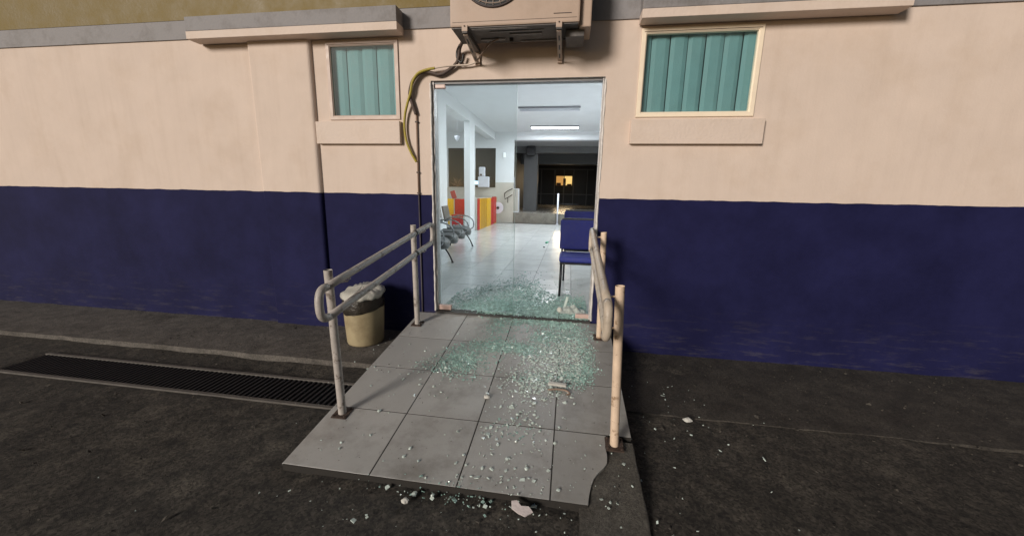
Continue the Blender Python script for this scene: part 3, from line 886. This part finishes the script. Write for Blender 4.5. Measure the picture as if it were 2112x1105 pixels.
clusters_w = [(1.18, -.70, .12, .11, 420), (1.30, -.50, .12, .10, 300), (1.16, -.90, .14, .09, 380), (1.33, -.80, .09, .12, 300), (1.40, -.62, .08, .14, 240), (1.10, -1.08, .10, .07, 260), (1.18, -1.05, .10, .05, 120), (1.03, -1.33, .09, .09, 110), (1.0, -1.50, .12, .07, 90),
              (1.04, -1.70, .14, .10, 60), (.95, -1.87, .16, .05, 50), (.55, -.9, .16, .12, 80), (.3, -.95, .2, .22, 40), (.9, -.4, .35, .2, 150), (1.0, -1.95, .25, .03, 50), (1.3, -.25, .15, .15, 120), (.35, -1.4, .35, .25, 26), (1.35, -1.5, .2, .25, 40), (1.15, -1.96, .5, .06, 40),
              (2.0, -.9, .25, .25, 26), (2.05, -1.4, .25, .25, 20), (1.55, -1.8, .1, .2, 14), (.7, -2.1, .7, .12, 60), (-.4, -.5, .15, .2, 12), (-.1, -1.75, .2, .15, 6)]
def scatter(cl, big):
    out = []
    for cx_, cy_, sx, sy, n_ in cl:
        for _ in range(int(n_*(2.0 if cl is clusters_g else 1.45 if cy_ > -1.2 else .95))):
            x, y = random.gauss(cx_, sx), random.gauss(cy_, sy)
            if y > -.002 or y < -2.6: continue
            if -.165 > x and x > -.19: continue
            if x > 1.40 and y > -1.3 and x < 1.74 and random.random() < (x-1.40)/.22 + .25*noise.noise((x*9, y*9, 0)): continue
            if (x < 0 or x > W) and y > -.03: continue
            out.append((x, y, zat(x, y), random.choice(big)))
    return out
shard_mesh('glass_shards', scatter(clusters_g, (.55, .7, .9, 1.2)), .0105, M['shard'], 'green glass crumbs swept into an arc across the upper ramp tiles')
shard_mesh('glass_shards', scatter(clusters_w, (.4, .5, .65, .9, 1.3)), .0125, M['shard_w'], 'pale glass crumbs scattered over the right side of the ramp and the ground')

grit = []
for _ in range(5200):
    x, y = random.uniform(-2.5, 4.5), -abs(random.gauss(0, 1.3))
    if -.2 < x < 1.75 and y > -1.95: continue
    if HX0 < x < HX1 and HY0-.02 < y < HY1+.02: continue
    if y > -.02 or y < -3.3 or (x > 1.75 and random.random() < .6): continue
    grit.append((x, y, zat(x, y)-.002, random.choice((.5, .7, 1, 1.6))))
shard_mesh('gravel_grit', grit, .0085, mat('grit', (.065, .057, .047), .9, .7, 30), 'loose dark grit lying over the asphalt')
dust = []
for _ in range(900):
    x, y = random.uniform(-.15, 1.68), random.uniform(-1.9, -.02)
    dust.append((x, y, zat(x, y), random.choice((.4, .6, .8))))
shard_mesh('gravel_grit', dust, .005, mat('dark_crumb', (.10, .085, .07), .9, .7, 30), 'tiny dark crumbs of dirt on the ramp tiles')

# larger lumps, each a thing
lump = []
for k in range(4):
    b = MB(); bmesh.ops.create_icosphere(b.bm, subdivisions=2, radius=1)
    for v in b.bm.verts:
        v.co *= 1 + .30*noise.noise(v.co*1.3+Vector((k*5, 0, 0))) + .12*noise.noise(v.co*3+Vector((k, 3, 0)))
        v.co.z *= .55
    lump.append(b.mesh('lump', M['shard_w']))
places = [(1.12, -1.24, .016), (1.03, -1.36, .014), (1.08, -1.40, .012), (.98, -1.28, .011), (1.17, -.93, .014), (1.06, -.92, .013), (1.08, -.98, .016), (1.0, -1.05, .013), (1.13, -1.42, .011), (1.36, -1.14, .010), (1.38, -1.20, .009), (.95, -1.62, .010), (1.05, -1.58, .010), (1.27, -1.56, .010),
          (.30, -1.16, .010), (.17, -1.05, .010), (.15, -1.46, .013), (.46, -1.78, .010), (.47, -1.72, .009), (1.02, -1.71, .011), (1.13, -1.76, .010), (.78, -1.72, .009), (.90, -1.79, .010), (.28, -.78, .011), (1.30, -1.86, .010), (1.22, -1.11, .012), (.08, -1.78, .008), (.2, -1.66, .008), (.60, -1.97, .014), (.69, -1.96, .010)]
for k, (x, y, s) in enumerate(places):
    o = bpy.data.objects.new('glass_lump', lump[k % 4]); COL.objects.link(o)
    o.location = (x, y, zat(x, y)+s*.35); o.scale = (s, s, s); o.rotation_euler = (random.uniform(-.3, .3), random.uniform(-.3, .3), random.uniform(0, 6))
    tag(o, 'pale lump of broken glass lying loose on the ramp or just before it', 'glass fragment', 'larger lumps of broken glass')
def rock(name, x, y, s, m, label, cat, seed, zs=.5, rot=0):
    b = MB(); bmesh.ops.create_icosphere(b.bm, subdivisions=3, radius=1)
    for v in b.bm.verts:
        q = v.co.copy()
        v.co = Vector((v.co.x*s[0], v.co.y*s[1], v.co.z*s[2]))
        v.co *= 1 + .28*noise.noise(q*1.5+Vector((seed, 0, 0))) + .12*noise.noise(q*4+Vector((0, seed, 0)))
    o = b.build(name, m); o.location = (x, y, zat(x, y)+s[2]*.7); o.rotation_euler = (0, 0, rot)
    return tag(o, label, cat)
rock('plaster_piece', .800, -1.228, (.022, .013, .012), M['plaster_bit'], 'white plaster crumb lying on the second tile joint of the ramp', 'plaster piece', 3)
rock('plaster_piece', 2.13, -1.08, (.028, .018, .014), M['plaster_bit'], 'white crumb alone on the dark ground right of the ramp', 'plaster piece', 8)
rock('plaster_piece', .575, -2.02, (.018, .014, .012), M['plaster_bit'], 'small pale stone on the asphalt in front of the ramp', 'plaster piece', 11)
# flat white strip lying on the shards and the brown piece below it
o = MB().box(-.062, .062, -.014, .014, 0, .016, .003).build('plastic_strip', M['plaster_bit']); o.location = (1.262, -1.035, rz(-1.035)+.012); o.rotation_euler = (ang, .02, R(-3))
tag(o, 'flat white strip lying on the glass bits on the ramp', 'plastic strip')
o = cable('rubber_strip', [(1.20, -1.085, rz(-1.08)+.005), (1.26, -1.08, rz(-1.08)+.012), (1.32, -1.085, rz(-1.08)+.012), (1.35, -1.105, rz(-1.1)+.006), (1.33, -1.12, rz(-1.12)+.005)], .006, M['pipe'], 'thin tan strip lying just below the flat white strip', 'rubber strip')
b = MB(); b.prism([(-.055, .012), (-.045, -.018), (-.01, -.03), (.025, -.034), (.055, -.006), (.030, .012), (-.005, .004), (-.03, .022)], 0, .008)
o = b.build('plaster_flake', mat('pale_pink_flake', (.60, .53, .52), .7, .1, 30, .3, 90)); o.location = (1.135, -1.985, GZ+.035); o.rotation_euler = (R(22), R(4), R(-8))
tag(o, 'jagged pale flake lying against the front edge of the ramp', 'plaster flake')
# heap of broken glass still stuck together at the door foot
hp = empty('glass_heap', 'whitish crumpled heap of shattered glass with an upright sliver at the doorway', 'glass heap', (1.34, .22, 0))
b = MB(); bmesh.ops.create_grid(b.bm, x_segments=26, y_segments=14, size=1)
for v in b.bm.verts:
    x, y = v.co.x, v.co.y
    v.co = Vector((x*.15+.02, y*.075, max(0, (1-x*x)*(1-y*y))*.055*(1+.9*noise.noise((x*3, y*3, 0))) + .012*noise.noise((x*11, y*9, 4)) + .004))
b.build('crumpled_sheet', mat('crazed_glass', (.44, .49, .46), .4, .3, 60, .8, 140, trans=.1), hp)
b = MB(); b.box(-.012, .012, -.006, .006, 0, .15, .003, rot=Matrix.Rotation(R(14), 3, 'Y')); b.build('upright_sliver', M['shard_w'], hp, loc=(-.045, .02, .01))
rock_ = MB(); bmesh.ops.create_icosphere(rock_.bm, subdivisions=2, radius=.03)
for v in rock_.bm.verts: v.co *= 1+.3*noise.noise(v.co*40)
rock_.build('clump', mat('pale_clump', (.58, .57, .52), .6, .2, 40, .5, 90), hp, loc=(-.10, -.03, .03))
# green thing and dark crumbs on the floor
o = MB().box(-.028, .028, -.09, .09, 0, .03, .008).build('green_clip', M['green']); o.location = (.79, 5.55, 0.001); o.rotation_euler = (0, 0, R(-8))
tag(o, 'small green plastic object on the shiny floor', 'plastic piece')
o = MB().box(-.02, .02, -.025, .025, 0, .02, .005).build('dark_clip', M['black']); o.location = (.775, 4.75, 0.001)
tag(o, 'small dark bit on the shiny floor nearer than the green one', 'plastic piece')

# ------------------------------------------------------------------ blue chairs
def blue_chair(x, y, rz_, label, s=1.0):
    e = empty('chair', label, 'chair', (x, y, 0), rz_, 'blue fabric chairs inside the door')
    w = .235
    MB().box(-w, w, -.02, .42, .405*s, .475*s, .028).build('seat', M['blue_s'], e, True)
    MB().box(-w+.01, w-.01, -.015, .41, .385*s, .403*s, .004).build('seat_pan', M['black'], e)
    rot = Matrix.Rotation(R(-9), 3, 'X')
    b = MB(); b.box(-w-.008, w+.008, .415, .460, .50*s, .865*s, .02, rot=rot); b.build('backrest', M['blue_f'], e, True)
    b = MB(); b.box(-w+.005, w-.005, .455, .475, .52*s, .885*s, .01, rot=rot); b.build('back_shell', M['black'], e)
    for sx in (-1, 1):
        xx = sx*(w-.025)
        MB().tube([(xx*1.02, .0, 0), (xx, .02, .39*s)], .0135, 8).build('leg', M['black'], e, True)
        MB().tube([(xx*1.02, .46, 0), (xx, .40, .39*s)], .0135, 8).build('leg', M['black'], e, True)
        MB().tube([(xx, .40, .40*s), (xx, .43, .52*s), (xx, .49, .80*s)], .012, 8).build('back_support', M['black'], e, True)
    return e
blue_chair(1.432, .80, 0, 'nearest blue fabric chair just inside the door')
c2 = blue_chair(1.462, 1.62, 0, 'blue fabric chair directly behind the nearest one', 1.08)

# ------------------------------------------------------------------ grey bench seats at the left
bench = empty('waiting_bench', 'row of grey padded waiting seats on one beam beside the white column', 'bench', (-.95, 3.42, 0), R(5))
MB().box(-.03, .03, -1.55, 1.30, .30, .36, .008).build('beam', M['chrome'], bench)
for k in range(4):
    y = -1.16 + k*.68
    s = MB()
    # padded shell seat: rounded in plan, rolling down at its front edge
    n_ = 10; rows_ = []
    sec = [(-.23, .43, .2), (-.12, .425, .225), (.03, .425, .235), (.14, .43, .235), (.21, .415, .225), (.245, .375, .205), (.25, .32, .175), (.235, .275, .13), (.205, .27, .13), (.20, .33, .19), (.12, .365, .2), (-.2, .375, .19)]
    for a, z, hw in sec:
        rows_.append([s.bm.verts.new((a - .05*abs(2*q/n_-1)**3*(a > .1), y+hw*(2*q/n_-1), z + .012*abs(2*q/n_-1)**2)) for q in range(n_+1)])
    for A, Bq in zip(rows_, rows_[1:]+rows_[:1]):
        for q in range(n_): s.bm.faces.new((A[q], A[q+1], Bq[q+1], Bq[q]))
    s.bm.faces.new([A[0] for A in rows_]); s.bm.faces.new([A[-1] for A in rows_][::-1])
    s.build('seat', M['seat_g'], bench, True)
    b = MB(); b.box(-.30, -.26, y-.235, y+.235, .55, .88, .018, rot=Matrix.Rotation(R(-10), 3, 'Y')); bk = b.build('backrest', M['seat_g'], bench, True)
    if k == 2:
        RB = Matrix.Rotation(R(-10), 3, 'Y')
        MB().box(-.257, -.254, y-.13, y+.13, .635, .795, rot=RB).build('notice', M['paper'], bk)
        MB().box(-.2535, -.2520, y-.10, y-.02, .675, .765, rot=RB).build('print', M['black'], bk)
        MB().box(-.2535, -.2520, y+.02, y+.10, .665, .755, rot=RB).build('print', M['black'], bk)
    MB().tube([(-.27, y, .60), (-.26, y, .40), (-.12, y, .33)], .012, 8).build('back_support', M['chrome'], bench, True)
for y in (-1.50, -.82, -.14, .54, 1.22):
    MB().tube(smoothpath([(-.20, y, .62), (-.08, y, .66), (.10, y, .65), (.22, y, .58), (.255, y, .47), (.21, y, .38), (.02, y, .33)]), .012, 8).build('armrest', M['chrome'], bench, True)
for y in (-.93, 1.08):
    for sx in (-1, 1):
        MB().tube(smoothpath([(0, y, .31), (sx*.10, y, .27), (sx*.19, y, .15), (sx*.25, y, .02)]), .014, 8).tube([(sx*.25, y, 0), (sx*.25, y, .025)], .02, 8).build('leg', M['iron'], bench, True)

# ------------------------------------------------------------------ counter with red and yellow panels
ct = empty('counter', 'reception counter front clad with red and yellow upright panels', 'counter', (-1.68, 9.5, 0))
MB().box(-.14, .14, -1.56, 1.66, 0, .98, .004).build('body', M['ibeige'], ct)
pb = [7.95, 8.17, 8.35, 8.86, 9.20, 9.86, 10.5, 10.9]
pmx = ['red', 'yellow', 'yellow_d', 'ibeige', 'yellow', 'red', 'yellow_d']
for a, b_, m_ in zip(pb, pb[1:], pmx):
    if m_ == 'ibeige': m_ = 'yellow_d'
    MB().box(.142, .17 + random.uniform(0, .012), a-9.5+.006, b_-9.5-.006, 0, .975, .004).build('panel', M[m_], ct)
MB().box(.142, .19, .72, 1.3, .05, 1.01, .004).build('panel', M['red'], ct)
dc = empty('round_disc', 'round white disc with dark hub leaning on the counter end', 'disc', (-1.45, 10.85, .59))
MB().tube([(0, -.02, 0), (0, .02, 0)], .22, 32).build('disc', M['paper'], dc)
MB().tube([(.02, -.035, 0), (.02, -.02, 0)], .055, 16).build('hub', M['black'], dc)
# red and yellow seats between the columns
for k, (x, y, m_, lab) in enumerate([(-2.28, 8.5, 'red', 'red plastic seat standing between the white columns'), (-2.70, 8.4, 'yellow', 'yellow plastic seat standing left of the red one')]):
    e = empty('plastic_chair', lab, 'chair', (x, y, 0), 0, 'plastic chairs between the columns')
    MB().box(-.20, .20, -.22, .20, .40, .44, .015).build('seat', M[m_], e)
    MB().box(-.21, .21, .18, .22, .44, .94, .015).build('backrest', M[m_], e)
    MB().box(-.19, .19, -.215, -.19, .12, .39, .01).build('front_panel', M[m_], e)
    for sx in (-1, 1):
        for sy in (-1, 1): MB().tube([(sx*.18, sy*.18, 0), (sx*.17, sy*.17, .4)], .014, 8).build('leg', M[m_], e, True)
o = MB().box(-.08, .08, -.02, .02, 0, .26, .01).build('folded_sign', mat('dark_red', (.30, .015, .02), .4, .05, 10)); o.location = (-2.46, 8.62, .945); o.rotation_euler = (0, R(-18), 0)
tag(o, 'dark red board sticking up behind the red seat', 'board')
# machine, screen, brown twiggy mass on the counter under the window
e = empty('office_machine', 'white office machine standing on the reception sill', 'machine', (-2.05, 11.05, 1.353))
MB().box(-.20, .22, -.12, .10, 0, .40, .03).build('base', M['paper'], e)
MB().box(-.17, .06, -.10, .08, .401, .76, .04).build('top_unit', M['paper'], e)
MB().box(-.12, -.04, -.107, -.099, .43, .50, .002).build('display', M['hose_b'], e)
e = empty('monitor', 'small glowing screen beside the white machine', 'monitor', (-2.31, 10.95, 1.353))
MB().box(-.09, .09, -.012, .012, .08, .25, .004).build('case', M['black'], e)
MB().box(-.075, .075, -.015, -.0125, .10, .235).build('screen', M['screen'], e)
MB().box(-.04, .04, -.03, .03, 0, .08, .004).build('stand', M['black'], e)
pl = MB()
for k in range(90):
    a = random.uniform(0, 6.28); l = random.uniform(.12, .42); q = Vector((math.cos(a)*.6, math.sin(a)*.3, random.uniform(.1, 1))).normalized()
    pl.tube([(0, 0, 0), q*l*.5+Vector((0, 0, .03)), q*l], [.010, .008, .003], 4)
o = pl.build('twiggy_mass', M['brown']); o.location = (-3.12, 11.05, 1.36)  # thin brown stems fanned out into a loose mass
tag(o, 'brown twiggy mass on the sill of the far left window', 'plant')
for (x, y, z, nm, lab) in ((-2.18, 7.9, 2.80, 'glass_reflection', 'white glass reflection added as a heart shaped lamp hanging between the columns'),):
    e = empty(nm, lab, 'lamp', (-2.05, 7.6, 2.72))  # added shape standing in for a white reflection in the door glass
    MB().tube([(0, .0, .70), (0, 0, .05)], .004, 6).build('cord', M['paper'], e)
    MB().lathe([(.0, -.10), (.03, -.09), (.07, -.02), (.085, .04), (.04, .055), (0, .06)], (0, 0, 0), 16).build('shade', M['paper'], e, True)
o = MB().box(-.045, .045, -.03, .0, -.09, .09, .012).build('dispenser', mat('white_plastic_added_glow', (.85, .87, .88), .3, .02, 5, emit=((.9, .95, 1), .35))); o.location = (-1.27, 11.19, 2.58)  # emission added to make the dispenser glow; it is no lamp
tag(o, 'small white dispenser with an added glow high on the back wall', 'lamp')
wh = empty('wall_handrail', 'dark bent handrail fixed to the pale back wall left of the opening', 'handrail', (-1.07, 11.17, 1.0))
MB().tube([(-.16, -.06, .06), (-.155, -.06, .14), (-.05, -.06, .22), (.15, -.06, .32)], .018, 8).build('upper_bar', M['iron'], wh, True)
MB().tube([(-.16, -.06, .06), (-.14, -.06, -.08), (.0, -.06, .0), (.15, -.06, .09)], .018, 8).build('lower_bar', M['iron'], wh, True)
MB().tube([(-.03, -.06, -.02), (-.03, -.06, -.22)], .014, 8).build('stem', M['iron'], wh, True)
po = empty('white_post', 'slim white post standing at the low wall of the dark opening', 'post', (.845, 11.08, 0))
MB().tube([(0, 0, 0), (0, 0, 1.17)], .032, 12).build('shaft', M['paper'], po, True)
MB().tube([(0, 0, 0), (0, 0, .012)], .06, 12).build('foot', M['paper'], po, True)
MB().tube([(0, 0, .78), (.75, .0, .78)], .012, 8).build('cross_bar', M['iron'], po, True)
sp = empty('speaker', 'black box hanging high up in the dim corridor', 'speaker', (-.42, 12.85, 2.72))
MB().box(-.17, .17, -.12, .12, 0, .37, .012).build('box', M['black'], sp)
MB().tube([(0, 0, .37), (0, 0, .39)], .02, 8).build('mount', M['black'], sp)
cb = empty('cabinet', 'pale cabinet just behind the low wall at the left of the corridor', 'cabinet', (-.98, 12.0, .386))
MB().box(-.22, .20, -.2, .2, 0, .95, .008).build('carcass', M['iwall'], cb)
MB().box(-.21, .19, -.215, -.202, .05, .92, .004).build('door', M['ibeige'], cb)
MB().tube([(-.03, -.05, .95), (-.03, -.05, 1.4)], .05, 14).build('bottle', mat('pale_plastic', (.42, .44, .5), .2, .05, 5), cb, True)
# glazed far end with a warm lit opening
fe = empty('far_window', 'warm yellow lit window at the dark far end of the corridor', 'window', (.85, 22, 0))
for a_, b_, m_ in ((-.52, -.06, mat('dim_warm_glow', (.3, .2, .05), .6, .3, 3, emit=((1.0, .50, .14), .55))), (-.05, .52, mat('bright_warm_glow', (.3, .2, .05), .6, .3, 3, emit=((1.0, .66, .22), 1.0)))):
    MB().box(a_, b_, .3, .31, 1.70, 2.30).build('lit_pane', m_, fe)
wl = bpy.data.lights.new('corridor_fill_light', 'AREA'); wl.size = 1.0; wl.size_y = .6; wl.shape = 'RECTANGLE'; wl.energy = 25; wl.color = (1, .75, .45)  # area light added at the window to lift the dark corridor
wo = bpy.data.objects.new('corridor_fill_light', wl); COL.objects.link(wo); wo.parent = fe; wo.location = (0, .05, 2.0); wo.rotation_euler = (R(-70), 0, 0)
b = MB()
for x in (-1.5, -.62, -.0, .62, 1.5): b.box(x-.025, x+.025, .1, .15, .385, 2.75)
b.box(-1.9, 1.9, .1, .15, 2.70, 2.75).box(-1.9, 1.9, .098, .152, 1.10, 1.15).build('mullions', M['igloom'], fe)
for (x0, x1, z0, z1) in ((-.5, -.2, 1.62, 1.86), (-.05, .12, 1.62, 2.15), (.2, .5, 1.62, 1.8)):
    MB().box(x0, x1, .22, .28, z0, z1, .03).build('silhouette', M['brown'], fe)
